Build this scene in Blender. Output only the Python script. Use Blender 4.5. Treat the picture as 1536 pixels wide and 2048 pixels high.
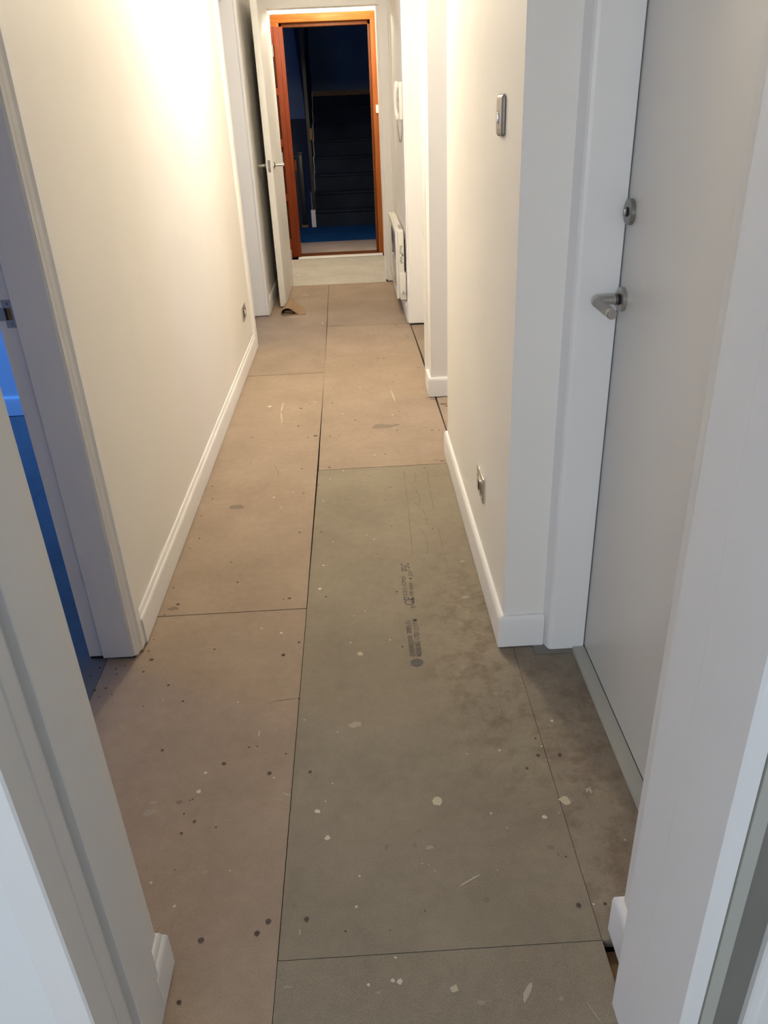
import bpy, bmesh, math, random
from mathutils import Matrix, Vector

for o in list(bpy.data.objects):
    bpy.data.objects.remove(o, do_unlink=True)
sc = bpy.context.scene
COL = sc.collection
random.seed(7)

# ------------------------------------------------------------------ camera
F = 1548.01                       # focal length in pixels of the 1536x2048 frame
CH = 1.38                         # camera height
RM = ((0.9983860673, -0.0540603819, 0.0173993010),
      (-0.0405724222, -0.4645828062, 0.8845997370),
      (-0.0397383835, -0.8838779844, -0.4660263615))
cd = bpy.data.cameras.new('camera')
cd.sensor_fit = 'VERTICAL'
cd.sensor_height = 36.0
cd.lens = F * 36.0 / 2048.0
cd.clip_start = 0.02
cam = bpy.data.objects.new('camera', cd)
COL.objects.link(cam)
cam.matrix_world = Matrix(((RM[0][0], -RM[0][1], -RM[0][2], 0),
                           (RM[1][0], -RM[1][1], -RM[1][2], 0),
                           (RM[2][0], -RM[2][1], -RM[2][2], CH),
                           (0, 0, 0, 1)))
sc.camera = cam


def ray(px, py):
    d = (px - 768, py - 1024, F)
    return [sum(RM[i][k] * d[k] for k in range(3)) for i in range(3)]


def fl(px, py, z=0.0):
    """where the sight line through a photo pixel meets the floor (height z)"""
    d = ray(px, py)
    t = (z - CH) / d[2]
    return d[0] * t, d[1] * t


# ------------------------------------------------------------------ world, exposure
w = bpy.data.worlds.new('world')
sc.world = w
w.use_nodes = True
bgn = w.node_tree.nodes['Background']
bgn.inputs['Color'].default_value = (0.16, 0.36, 1.0, 1)
bgn.inputs['Strength'].default_value = 0.6
sc.view_settings.view_transform = 'Standard'
sc.view_settings.look = 'None'
sc.view_settings.gamma = 1.0
sc.view_settings.use_curve_mapping = False
sc.view_settings.exposure = 0.55


# ------------------------------------------------------------------ daylight at the windows
def area(name, loc, look, size, energy, col):
    l = bpy.data.lights.new(name, 'AREA')
    l.shape = 'RECTANGLE'
    l.size, l.size_y = size
    l.energy = energy
    l.color = col
    o = bpy.data.objects.new(name, l)
    COL.objects.link(o)
    o.location = loc
    o.rotation_euler = (Vector(look) - Vector(loc)).to_track_quat('-Z', 'Y').to_euler()
    return o


DAY = (0.07, 0.28, 1.0)
DAYN = (0.80, 0.90, 1.0)
area('daylight_camera_room', (-1.15, -3.3, 1.6), (0.1, 0.6, 1.6), (1.5, 1.2), 46, DAYN)
area('daylight_blue_room', (-3.95, 3.35, 1.5), (-1.9, 3.95, 0.5), (0.9, 1.2), 22, DAY).data.spread = math.radians(95)
area('daylight_second_room', (-3.95, 5.5, 1.5), (-0.8, 5.6, 1.0), (1.5, 1.2), 12, (0.42, 0.6, 1.0))
area('daylight_passage', (1.75, 3.5, 1.5), (-0.6, 3.6, 0.7), (0.6, 1.2), 1.6, (0.45, 0.64, 1.0))
area('daylight_stairwell', (-2.1, 9.6, 3.0), (0.0, 11.2, 0.6), (1.0, 1.0), 3.4, (0.06, 0.27, 1.0))


# ------------------------------------------------------------------ materials
def nodes(name):
    m = bpy.data.materials.new(name)
    m.use_nodes = True
    nt = m.node_tree
    return m, nt, nt.nodes['Principled BSDF']


def N(nt, t, **kw):
    n = nt.nodes.new(t)
    for k, v in kw.items():
        if k in n.inputs:
            n.inputs[k].default_value = v
        else:
            setattr(n, k, v)
    return n


def ramp(nt, src, stops):
    r = nt.nodes.new('ShaderNodeValToRGB')
    e = r.color_ramp.elements
    while len(e) < len(stops):
        e.new(0.5)
    for i, (p, c) in enumerate(stops):
        e[i].position = p
        e[i].color = (c[0], c[1], c[2], 1)
    nt.links.new(src, r.inputs[0])
    return r.outputs[0]


def mixc(nt, fac, a, b, mode='MIX'):
    m = nt.nodes.new('ShaderNodeMix')
    m.data_type = 'RGBA'
    m.blend_type = mode
    for sock, v in ((m.inputs['Factor'], fac), (m.inputs['A'], a), (m.inputs['B'], b)):
        if hasattr(v, 'links') or hasattr(v, 'is_linked'):
            nt.links.new(v, sock)
        elif isinstance(v, (int, float)):
            sock.default_value = v
        else:
            sock.default_value = (v[0], v[1], v[2], 1)
    return [o for o in m.outputs if o.type == 'RGBA'][0]


def noise(nt, coord, scale, detail=3.0, rough=0.5, vec_scale=None):
    n = N(nt, 'ShaderNodeTexNoise', Scale=scale, Detail=detail, Roughness=rough)
    if vec_scale:
        mp = N(nt, 'ShaderNodeMapping')
        mp.inputs['Scale'].default_value = vec_scale
        nt.links.new(coord, mp.inputs['Vector'])
        nt.links.new(mp.outputs[0], n.inputs['Vector'])
    else:
        nt.links.new(coord, n.inputs['Vector'])
    return n.outputs['Fac']


def objco(nt):
    return N(nt, 'ShaderNodeTexCoord').outputs['Object']


def bump(nt, p, src, strength, dist):
    b = N(nt, 'ShaderNodeBump', Strength=strength, Distance=dist)
    nt.links.new(src, b.inputs['Height'])
    nt.links.new(b.outputs[0], p.inputs['Normal'])


def paint(name, col, rough=0.5, var=0.03, bs=0.06, scale=60.0, spec=0.5):
    m, nt, p = nodes(name)
    co = objco(nt)
    n = noise(nt, co, 2.5, 4.0)
    lo = [c * (1 - var) for c in col]
    hi = [min(1, c * (1 + var)) for c in col]
    nt.links.new(ramp(nt, n, ((0.3, lo), (0.7, hi))), p.inputs['Base Color'])
    p.inputs['Roughness'].default_value = rough
    p.inputs['Specular IOR Level'].default_value = spec
    if bs:
        bump(nt, p, noise(nt, co, scale, 3.0), bs, 0.002)
    return m


def chipboard(name, a, b, dirt=None):
    m, nt, p = nodes(name)
    co = objco(nt)
    big = noise(nt, co, 3.2, 6.0, 0.6)
    c = ramp(nt, big, ((0.32, a), (0.68, b)))
    fib = noise(nt, co, 420.0, 2.0, 0.6)
    c = mixc(nt, 0.55, c, ramp(nt, fib, ((0.3, (0.62, 0.62, 0.62)), (0.7, (1.25, 1.25, 1.25)))), 'MULTIPLY')
    med = noise(nt, co, 34.0, 5.0, 0.65)
    c = mixc(nt, 0.35, c, ramp(nt, med, ((0.3, (0.78, 0.78, 0.78)), (0.7, (1.15, 1.15, 1.15)))), 'MULTIPLY')
    if dirt:
        # trodden-in dirt: dark blotches around a given spot of the board
        sep = N(nt, 'ShaderNodeSeparateXYZ')
        nt.links.new(co, sep.inputs[0])
        vm = N(nt, 'ShaderNodeVectorMath', operation='DISTANCE')
        mp = N(nt, 'ShaderNodeMapping')
        mp.inputs['Scale'].default_value = (1 / dirt[2], 1 / dirt[3], 0)
        nt.links.new(co, mp.inputs[0])
        nt.links.new(mp.outputs[0], vm.inputs[0])
        vm.inputs[1].default_value = (dirt[0] / dirt[2], dirt[1] / dirt[3], 0)
        near = ramp(nt, vm.outputs['Value'], ((0.35, (1, 1, 1)), (1.0, (0, 0, 0))))
        bl = noise(nt, co, 16.0, 7.0, 0.7)
        blm = ramp(nt, bl, ((0.47, (0, 0, 0)), (0.62, (1, 1, 1))))
        msk = mixc(nt, 1.0, near, blm, 'MULTIPLY')
        c = mixc(nt, msk, c, mixc(nt, 1.0, c, (0.74, 0.68, 0.63), 'MULTIPLY'))
        pl = noise(nt, co, 21.0, 6.0, 0.65)
        plm = mixc(nt, 1.0, near, ramp(nt, pl, ((0.56, (0, 0, 0)), (0.68, (1, 1, 1)))), 'MULTIPLY')
        c = mixc(nt, plm, c, mixc(nt, 1.0, c, (1.25, 1.2, 1.15), 'MULTIPLY'))
    nt.links.new(c, p.inputs['Base Color'])
    p.inputs['Roughness'].default_value = 0.72
    p.inputs['Specular IOR Level'].default_value = 0.3
    bump(nt, p, fib, 0.25, 0.0008)
    return m


def wood(name, a, b, scale=(60, 60, 3), rough=0.35):
    m, nt, p = nodes(name)
    co = objco(nt)
    n = noise(nt, co, 1.0, 5.0, 0.6, scale)
    nt.links.new(ramp(nt, n, ((0.3, a), (0.7, b))), p.inputs['Base Color'])
    p.inputs['Roughness'].default_value = rough
    p.inputs['Specular IOR Level'].default_value = 0.2
    bump(nt, p, n, 0.15, 0.001)
    return m


def metal(name, col, rough, aniso=None):
    m, nt, p = nodes(name)
    co = objco(nt)
    n = noise(nt, co, 250.0, 2.0, 0.5, aniso or (1, 1, 1))
    nt.links.new(ramp(nt, n, ((0.3, [c * 0.9 for c in col]), (0.7, col))), p.inputs['Base Color'])
    p.inputs['Metallic'].default_value = 1.0
    p.inputs['Roughness'].default_value = rough
    return m


def emit(name, col, s):
    m, nt, p = nodes(name)
    p.inputs['Base Color'].default_value = (0.8, 0.8, 0.78, 1)
    p.inputs['Emission Color'].default_value = (*col, 1)
    p.inputs['Emission Strength'].default_value = s
    return m


M = dict(
    wall=paint('wall_paint', (0.87, 0.84, 0.785), 0.55, 0.02, 0.05, 90),
    wallgrey=paint('wall_paint_room', (0.84, 0.84, 0.83), 0.6, 0.02, 0.05, 90),
    trim=paint('white_gloss_trim', (0.86, 0.845, 0.82), 0.38, 0.015, 0.03, 25),
    door=paint('white_door_paint', (0.88, 0.87, 0.84), 0.40, 0.015, 0.02, 40),
    ceil=paint('ceiling_paint', (0.91, 0.90, 0.88), 0.8),
    brown=chipboard('brown_chipboard', (0.305, 0.228, 0.165), (0.375, 0.285, 0.21)),
    brownb=chipboard('brown_chipboard_second', (0.285, 0.215, 0.16), (0.365, 0.278, 0.208)),
    green=chipboard('green_chipboard', (0.235, 0.196, 0.142), (0.292, 0.245, 0.180), (0.33, 1.72, 0.27, 0.75)),
    greenfar=chipboard('grey_chipboard', (0.42, 0.395, 0.345), (0.50, 0.475, 0.42)),
    recess=chipboard('recess_chipboard', (0.24, 0.198, 0.150), (0.292, 0.242, 0.182), (0.42, 1.3, 0.3, 0.7)),
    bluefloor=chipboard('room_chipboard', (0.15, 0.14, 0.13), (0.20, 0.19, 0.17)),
    joist=wood('bare_joist', (0.20, 0.12, 0.06), (0.32, 0.20, 0.11), (40, 4, 40), 0.8),
    void=paint('dark_void', (0.03, 0.026, 0.022), 0.9, 0.2, 0),
    oak=wood('orange_varnished_wood', (0.24, 0.062, 0.010), (0.40, 0.118, 0.022), (70, 70, 4), 0.5),
    oakh=wood('orange_varnished_wood_head', (0.26, 0.075, 0.013), (0.45, 0.15, 0.03), (4, 70, 70), 0.5),
    maho=wood('red_brown_door_wood', (0.125, 0.020, 0.0035), (0.175, 0.030, 0.006), (80, 80, 4), 0.6),
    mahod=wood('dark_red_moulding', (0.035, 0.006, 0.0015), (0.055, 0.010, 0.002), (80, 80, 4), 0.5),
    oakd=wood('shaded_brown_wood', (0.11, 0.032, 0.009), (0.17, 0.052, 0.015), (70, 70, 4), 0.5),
    chrome=metal('polished_chrome', (0.78, 0.77, 0.75), 0.12),
    steel=metal('brushed_steel', (0.50, 0.485, 0.46), 0.34),
    steeld=metal('dark_brushed_steel', (0.34, 0.33, 0.31), 0.42),
    alu=paint('bright_threshold_strip', (0.90, 0.89, 0.87), 0.35, 0.02, 0),  # near-white coat stands in for the gleam on the metal strip
    satin=metal('satin_nickel', (0.36, 0.34, 0.315), 0.5),
    black=paint('black_gap', (0.012, 0.011, 0.01), 0.7, 0.1, 0),
    blackm=paint('black_metal_paint', (0.012, 0.012, 0.014), 0.45, 0.1, 0),
    plastic=paint('white_plastic', (0.82, 0.79, 0.72), 0.32, 0.01, 0),
    plasticg=paint('grey_plastic', (0.36, 0.33, 0.29), 0.5, 0.03, 0),
    glassf=paint('glossy_glass_front', (0.30, 0.29, 0.28), 0.04, 0.01, 0, spec=1.0),
    card=paint('brown_cardboard', (0.31, 0.20, 0.115), 0.85, 0.08, 0.2, 120),
    cardd=paint('cardboard_inside', (0.06, 0.036, 0.02), 0.9, 0.1, 0),
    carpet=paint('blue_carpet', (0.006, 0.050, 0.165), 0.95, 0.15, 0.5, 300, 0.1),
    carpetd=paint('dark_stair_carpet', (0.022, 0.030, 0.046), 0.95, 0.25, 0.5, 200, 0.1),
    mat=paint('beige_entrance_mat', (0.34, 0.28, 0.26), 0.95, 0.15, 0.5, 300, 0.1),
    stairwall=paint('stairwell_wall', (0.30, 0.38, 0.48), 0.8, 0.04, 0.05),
    understairs=paint('dark_panelling', (0.035, 0.045, 0.07), 0.6, 0.1, 0),  # near black colour puts the stairwell's shade into the added screen
    white=paint('white_paint_drip', (0.58, 0.53, 0.44), 0.6, 0.1, 0),
    smear=paint('filler_smear', (0.345, 0.285, 0.215), 0.7, 0.15, 0),
    chalk=paint('chalk_scratch', (0.44, 0.38, 0.295), 0.7, 0.15, 0),
    beige=paint('dried_glue', (0.50, 0.43, 0.30), 0.7, 0.15, 0),
    screw=paint('sunk_screw_hole', (0.080, 0.058, 0.040), 0.8, 0.2, 0),
    stain=paint('damp_stain', (0.215, 0.166, 0.122), 0.8, 0.15, 0),
    ink=paint('grey_stamp_ink', (0.118, 0.103, 0.09), 0.8, 0.15, 0),
    pencil=paint('pencil_line', (0.13, 0.11, 0.08), 0.8, 0.1, 0),
    sill=paint('grey_green_threshold_paint', (0.46, 0.455, 0.40), 0.5, 0.04, 0.03),
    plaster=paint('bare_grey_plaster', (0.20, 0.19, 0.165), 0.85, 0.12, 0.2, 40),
    lamp=emit('lamp_diffuser', (1.0, 0.80, 0.55), 6.0),
    glass=paint('window_glass', (0.8, 0.85, 0.9), 0.05, 0.0, 0),
)
gp = M['glass'].node_tree.nodes['Principled BSDF']
gp.inputs['Transmission Weight'].default_value = 1.0
gp.inputs['IOR'].default_value = 1.02


# ------------------------------------------------------------------ mesh helpers
def link(name, me, mat, parent=None, **props):
    o = bpy.data.objects.new(name, me)
    if mat is not None and not me.materials:
        me.materials.append(M[mat] if isinstance(mat, str) else mat)
    COL.objects.link(o)
    if parent is not None:
        o.parent = parent
    for k, v in props.items():
        o[k] = v
    return o


def thing(name, label, cat, loc=(0, 0, 0), rotz=0.0, group=None, kind=None):
    o = bpy.data.objects.new(name, None)
    o.empty_display_size = 0.05
    COL.objects.link(o)
    o.location = loc
    o.rotation_euler = (0, 0, rotz)
    o['label'] = label
    o['category'] = cat
    if group:
        o['group'] = group
    if kind:
        o['kind'] = kind
    return o


class B:
    """collects shapes into one mesh"""

    def __init__(self):
        self.bm = bmesh.new()

    def box(self, x0, x1, y0, y1, z0, z1, bev=0.0, seg=2):
        t = bmesh.new()
        r = bmesh.ops.create_cube(t, size=1.0)
        bmesh.ops.scale(t, vec=(abs(x1 - x0), abs(y1 - y0), abs(z1 - z0)), verts=t.verts)
        bmesh.ops.translate(t, vec=((x0 + x1) / 2, (y0 + y1) / 2, (z0 + z1) / 2), verts=t.verts)
        if bev:
            bmesh.ops.bevel(t, geom=list(t.edges), offset=bev, segments=seg, affect='EDGES', profile=0.5)
        self.add(t)
        return self

    def prism(self, poly, z0, z1, top=None):
        """vertical prism over an XY polygon (counter-clockwise)"""
        n = len(poly)
        vs = [self.bm.verts.new((x, y, z0)) for x, y in poly] + [self.bm.verts.new((x, y, z1)) for x, y in (top or poly)]
        for i in range(n):
            j = (i + 1) % n
            self.bm.faces.new((vs[i], vs[j], vs[n + j], vs[n + i]))
        self.bm.faces.new(vs[:n][::-1])
        self.bm.faces.new(vs[n:])
        return self

    def sweep(self, prof, path, close_ends=True):
        """sweeps a (distance from wall, height) profile along an XY path; the profile grows to the left of the path"""
        pts = [Vector(p) for p in path]
        rings = []
        for i, p in enumerate(pts):
            d0 = (pts[i] - pts[i - 1]).normalized() if i > 0 else None
            d1 = (pts[i + 1] - pts[i]).normalized() if i < len(pts) - 1 else None
            if d0 is None:
                n = Vector((-d1.y, d1.x))
                s = 1
            elif d1 is None:
                n = Vector((-d0.y, d0.x))
                s = 1
            else:
                n0, n1 = Vector((-d0.y, d0.x)), Vector((-d1.y, d1.x))
                n = (n0 + n1).normalized()
                s = 1 / max(0.2, n.dot(n0))
            rings.append([self.bm.verts.new((p.x + n.x * d * s, p.y + n.y * d * s, z)) for d, z in prof])
        m = len(prof)
        for a, b in zip(rings, rings[1:]):
            for k in range(m):
                kk = (k + 1) % m
                self.bm.faces.new((a[k], a[kk], b[kk], b[k]))
        if close_ends:
            self.bm.faces.new(rings[0][::-1])
            self.bm.faces.new(rings[-1])
        return self

    def tube(self, pts, r, seg=16, cap=True):
        pts = [Vector(p) for p in pts]
        rad = r if isinstance(r, (list, tuple)) else [r] * len(pts)
        rings = []
        t0 = (pts[1] - pts[0]).normalized()
        u = t0.orthogonal().normalized()
        for i, p in enumerate(pts):
            if i == 0:
                t = (pts[1] - pts[0]).normalized()
            elif i == len(pts) - 1:
                t = (pts[-1] - pts[-2]).normalized()
            else:
                t = ((pts[i] - pts[i - 1]).normalized() + (pts[i + 1] - pts[i]).normalized()).normalized()
            u = (u - t * u.dot(t)).normalized()
            v = t.cross(u)
            rings.append([self.bm.verts.new(p + (u * math.cos(a) + v * math.sin(a)) * rad[i])
                          for a in [2 * math.pi * k / seg for k in range(seg)]])
        for a, b in zip(rings, rings[1:]):
            for k in range(seg):
                self.bm.faces.new((a[k], a[(k + 1) % seg], b[(k + 1) % seg], b[k]))
        if cap:
            self.bm.faces.new(rings[0][::-1])
            self.bm.faces.new(rings[-1])
        return self

    def disc(self, axis, c, prof, seg=40):
        """turned shape: prof = (radius, distance along axis from c)"""
        ax = Vector(axis).normalized()
        u = ax.orthogonal().normalized()
        v = ax.cross(u)
        c = Vector(c)
        rings = [[self.bm.verts.new(c + ax * h + (u * math.cos(a) + v * math.sin(a)) * r)
                  for a in [2 * math.pi * k / seg for k in range(seg)]] for r, h in prof]
        for a, b in zip(rings, rings[1:]):
            for k in range(seg):
                self.bm.faces.new((a[k], a[(k + 1) % seg], b[(k + 1) % seg], b[k]))
        self.bm.faces.new(rings[0][::-1])
        self.bm.faces.new(rings[-1])
        return self

    def poly(self, pts):
        self.bm.faces.new([self.bm.verts.new(p) for p in pts])
        return self

    def add(self, t):
        me = bpy.data.meshes.new('tmp')
        t.to_mesh(me)
        t.free()
        self.bm.from_mesh(me)
        bpy.data.meshes.remove(me)

    def build(self, name, mat, parent=None, smooth=False, recalc=True, **props):
        if recalc:
            bmesh.ops.recalc_face_normals(self.bm, faces=self.bm.faces)
        me = bpy.data.meshes.new(name)
        self.bm.to_mesh(me)
        self.bm.free()
        if smooth:
            for p in me.polygons:
                p.use_smooth = True
            try:
                me.set_sharp_from_angle(angle=math.radians(38))
            except Exception:
                pass
        return link(name, me, mat, parent, **props)


def box(name, mat, a, parent=None, bev=0.0, **props):
    return B().box(*a, bev=bev).build(name, mat, parent, smooth=bev > 0, **props)


ST = dict(kind='structure')


def struct(label, cat):
    return dict(kind='structure', label=label, category=cat)


# ------------------------------------------------------------------ setting: floor of chipboard panels
floor = B().box(-3.9, 1.8, -3.3, 8.62, -0.20, -0.16).build('floor', 'void', **struct('chipboard panel floor of the bare hallway', 'floor'))
XA, XB, XC = -0.2145, 0.3845, -0.778
boards = {}


def board(key, mat, poly, z=0.0, name='floor_board', G=0.0008):
    # shrink slightly so that a joint shows
    cx = sum(p[0] for p in poly) / len(poly)
    cy = sum(p[1] for p in poly) / len(poly)
    gy = G * (2.0 if G > 0.00145 else 1.0)
    q = [(x - G * (1 if x > cx else -1), y - gy * (1 if y > cy else -1)) for x, y in poly]
    b = B()
    b.prism(q, -0.022 + z, z)
    o = b.build(name, mat, floor)
    boards[key] = o
    return o


def quad(x0, x1, y0, y1):
    return [(x0, y0), (x1, y0), (x1, y1), (x0, y1)]


board('L1', 'brown', quad(XC, XA, -0.4, 2.003))
board('L2', 'brown', [(XC, 2.003), (XA, 2.003), (-0.224, 4.415), (XC, 4.415)], G=0.0015)
board('L3', 'brownb', [(XC, 4.415), (-0.224, 4.415), (-0.257, 6.953), (XC, 6.953)], G=0.0015)
board('R1', 'green', quad(XA, XB, 0.880, 3.036), G=0.001)
board('R0', 'green', quad(XA, XB, 0.735, 0.880), -0.0005, G=0.0004)
board('Rm', 'brownb', quad(XA, XB, -0.4, 0.735), -0.002, G=0.0003)
board('R2', 'brown', [(XA, 3.036), (XB, 3.036), (0.352, 5.46), (-0.237, 5.49)], G=0.0015)
board('R3', 'brownb', [(-0.237, 5.49), (0.352, 5.46), (0.352, 6.953), (-0.257, 6.953)], G=0.0015)
board('lobby', 'greenfar', quad(-1.5, 0.5, 6.953, 8.285))
board('recess', 'recess', quad(XB, 0.75, 0.880, 1.80), G=0.0002)
board('passage', 'brownb', [(XB, 3.0), (1.7, 3.0), (1.7, 4.3), (0.378, 4.3)])
board('E', 'brownb', [(0.378, 4.3), (0.60, 4.3), (0.60, 5.60), (0.352, 5.60)])
# side rooms
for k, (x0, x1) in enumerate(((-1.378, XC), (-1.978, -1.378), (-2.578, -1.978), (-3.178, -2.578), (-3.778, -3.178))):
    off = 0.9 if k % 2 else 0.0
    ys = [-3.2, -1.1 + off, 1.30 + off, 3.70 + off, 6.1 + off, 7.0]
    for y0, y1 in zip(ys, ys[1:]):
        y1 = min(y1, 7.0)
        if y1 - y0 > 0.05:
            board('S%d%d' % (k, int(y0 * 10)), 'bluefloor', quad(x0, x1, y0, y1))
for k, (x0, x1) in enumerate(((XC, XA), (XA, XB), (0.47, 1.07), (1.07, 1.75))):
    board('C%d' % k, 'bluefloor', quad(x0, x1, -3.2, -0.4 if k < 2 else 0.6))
# bare joist in the gap beside the near doorway
box('joist', 'joist', (XB - 0.05, 0.46, 0.60, 0.872, -0.07, -0.024), floor)
box('joist', 'joist', (XB - 0.05, 0.40, 0.25, 0.60, -0.07, -0.024), floor)
box('subfloor', 'void', (-3.8, 1.78, -3.2, 8.60, -0.10, -0.075), floor)

# ---------------------------------------------------- marks on the floor panels
def board_of(x, y):
    if y > 6.953:
        return 'lobby'
    if x < XA - 0.02 * max(0, min(1, (y - 4) / 3)):
        return 'L1' if y < 2.003 else 'L2' if y < 4.415 else 'L3'
    if x > XB and y < 1.8:
        return 'recess'
    if x > 0.37 and 3.0 < y < 4.3:
        return 'passage'
    return 'R0' if y < 0.88 else 'R1' if y < 3.036 else 'R2' if y < 5.47 else 'R3'


MARK = {}


def mark(kind, x, y, rx, ry, ang=0.0, z=0.0006, rag=0.25, n=11):
    key = (board_of(x, y), kind)
    b = MARK.setdefault(key, B())
    if key[0] == 'R0':
        z -= 0.0005
    ca, sa = math.cos(ang), math.sin(ang)
    pts = []
    for k in range(n):
        a = 2 * math.pi * k / n
        r = 1 + random.uniform(-rag, rag)
        u, v = rx * r * math.cos(a), ry * r * math.sin(a)
        pts.append((x + u * ca - v * sa, y + u * sa + v * ca, z + random.uniform(0, 0.0003)))
    b.poly(pts)


def mpx(kind, px, py, rpx, asp=1.0, ang=0.0, rag=0.25, z=0.0006):
    x, y = fl(px, py)
    d = math.sqrt(x * x + y * y + CH * CH)
    r = rpx * d / F
    mark(kind, x, y, r, r * asp, ang, z, rag)


def streak(kind, p, q, wpx, z=0.0006):
    (x0, y0), (x1, y1) = fl(*p), fl(*q)
    d = math.sqrt(x0 * x0 + y0 * y0 + CH * CH)
    mark(kind, (x0 + x1) / 2, (y0 + y1) / 2, math.hypot(x1 - x0, y1 - y0) / 2, wpx * d / F,
         math.atan2(y1 - y0, x1 - x0), z, 0.2, 14)


WHITE = [(397, 1583, 4.6), (411, 1546, 3), (548, 1556, 2), (302, 1766, 2.6), (349, 1813, 2.6), (460, 1742, 1.5),
         (326, 1401, 1.4), (476, 1405, 1.5), (635.6, 1623, 5), (655, 1676, 5), (713, 1814, 2.6), (737, 1970, 3),
         (786, 1961, 3.5), (799, 1963, 5), (665, 1567, 1.6), (609, 1440, 1.5), (675, 1464, 1.4), (982, 1627, 2),
         (791, 1915, 2.4), (719, 1752, 2.4), (651, 1603, 1.6), (1089, 1634, 4.5), (1104, 1442, 3), (999, 1501, 2.2),
         (1083, 1493, 1.8), (1187, 1809, 2), (640, 1178, 3.4), (647, 1131, 2.4), (660, 958, 1.4), (687, 942, 1.6),
         (647, 1002, 1.6), (748, 1079, 1.6), (733, 1071, 1.4), (666, 1084, 1.4), (730, 1222, 1.4), (708, 1232, 1.2),
         (701, 1286, 1.8), (780, 1280, 1.6), (563, 1266, 3), (523, 1257, 1.6), (562, 1015, 1.6), (548, 995, 2.2),
         (586, 985, 1.4), (539, 813, 4), (785, 830, 1.8), (685, 828, 1.6), (630, 804, 1.6), (669, 730, 1.5),
         (749, 910, 1.6), (720, 775, 2), (645, 646, 1.6), (742, 667, 1.4), (613, 600, 1.4), (645, 647, 2),
         (597, 550, 3), (760, 525, 3), (655, 1131, 1), (934, 1508, 1.5), (1014, 1656, 1.4), (995, 1741, 1.1),
         (857, 1730, 1.0), (845, 1727, 1.0), (870, 1742, 1.0), (1118, 1626, 1.2), (1250, 1680, 1.5)]
for a in WHITE:
    mpx('white', *a)
for a in [(308, 1605, 7), (409, 1744, 6), (711, 1450, 14), (1122, 1997, 5), (964, 2005, 7), (931, 1194, 7), (925, 1123, 4),
          (473, 1268, 9), (612, 590, 9), (587, 634, 12), (575, 1974, 5.5), (758, 1985, 4), (300, 1625, 12), (860, 1695, 8)]:
    mpx('smear', *a, asp=0.6, rag=0.45)
for a in [(873, 1603, 10), (1130, 1601, 10), (720, 1308, 6), (909, 1977, 7)]:
    mpx('beige', *a, asp=0.9, rag=0.3)
for p, q, wd in [((917, 1774), (964, 1747), 1.6), ((517, 1474), (520, 1462), 1.5), ((566, 1587), (582, 1592), 1.8),
                 ((600, 1870), (600, 1858), 1.3), ((567, 805), (562, 825), 1.4), ((562, 825), (564, 846), 1.6),
                 ((782, 780), (790, 803), 1.2), ((838, 783), (850, 785), 1.2), ((1047, 2005), (1062, 1965), 5),
                 ((1170, 1578), (1184, 1583), 1.3), ((1172, 1586), (1178, 1574), 1.3), ((1180, 1575), (1182, 1587), 1.2),
                 ((1172, 2003), (1203, 2046), 0.9), ((996, 1499), (1002, 1503), 1.2)]:
    streak('chalk', p, q, wd)
SCREW = [(463, 1125, 2.2), (579, 1197, 3.6), (567, 1199, 1.6), (356, 1209, 3.4), (599, 1065, 2.6), (607, 987, 2.2),
         (399, 1077, 2.2), (380, 1097, 1.8), (425, 998, 2.0), (425, 973, 2), (403, 1032, 1.8), (347, 1176, 2),
         (643, 1064, 2.2), (652, 1194, 2.4), (567, 1310, 3.6), (598, 1285, 2.8), (429, 1299, 2.4), (303, 1320, 4),
         (297, 1303, 2), (308, 1280, 1.6), (287, 1344, 2.4), (337, 1371, 3), (366, 1403, 2.6), (287, 1413, 1.8),
         (598, 1397, 2.4), (475, 1165, 2.6), (329, 1230, 1.6), (325, 1501, 3), (448, 1528, 4.2), (539, 1547, 4),
         (620, 1544, 3.2), (498, 1495, 2), (515, 1493, 1.8), (389, 1643, 3), (368, 1628, 2), (432, 1655, 2),
         (363, 1667, 2.8), (386, 1599, 1.6), (380, 1601, 1.4), (514, 1867, 5), (537, 1843, 5), (402, 1881, 5.2),
         (358, 2005, 4), (613, 1839, 4.2), (350, 1740, 1.4), (572, 1508, 2), (1076, 1511, 3.6), (1119, 1510, 3.4),
         (1054, 1537, 3), (1071, 1477, 2.4), (1117, 1710, 1.4), (1132, 1714, 2.2), (1157, 1811, 4.2), (1210, 1808, 3),
         (659, 935, 2.6), (636, 971, 2.2), (794, 1184, 2.2), (805, 1294, 2.6), (780, 975, 1.6), (849, 936, 2),
         (783, 1053, 1.6), (769, 1000, 1.4), (865, 1058, 1.8), (755, 1109, 1.3), (668, 708, 1.6), (668, 676, 1.5),
         (637, 709, 1.5), (637, 679, 1.5), (668, 777, 1.6), (665, 806, 2.2), (620, 809, 1.6), (602, 817, 3), (631, 872, 4),
         (616, 875, 2), (597, 852, 2.6), (660, 873, 2), (678, 871, 1.4), (794, 861, 2), (864, 861, 2.4), (878, 861, 2),
         (770, 909, 1.8), (798, 823, 1.6), (812, 830, 1.2), (777, 749, 1.4), (792, 751, 1.4), (835, 736, 2), (840, 735, 1.6),
         (756, 717, 2), (768, 717, 2), (787, 764, 1.6), (792, 651, 2), (757, 659, 1.4), (814, 672, 1.6), (705, 732, 1.4),
         (759, 742, 1.2), (604, 938, 2), (250, 1332, 1.6), (232, 1338, 2), (200, 1336, 3), (189, 1381, 3), (212, 1377, 2.4),
         (224, 1389, 1.6), (233, 1349, 1.8), (199, 1394, 1.6), (181, 1352, 2), (286, 1304, 1.6), (785, 567, 1.2),
         (706, 575, 1.2), (1236, 1674, 1.2), (691, 1863, 2), (780, 1861, 1.4), (850, 1822, 1.6)]
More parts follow.
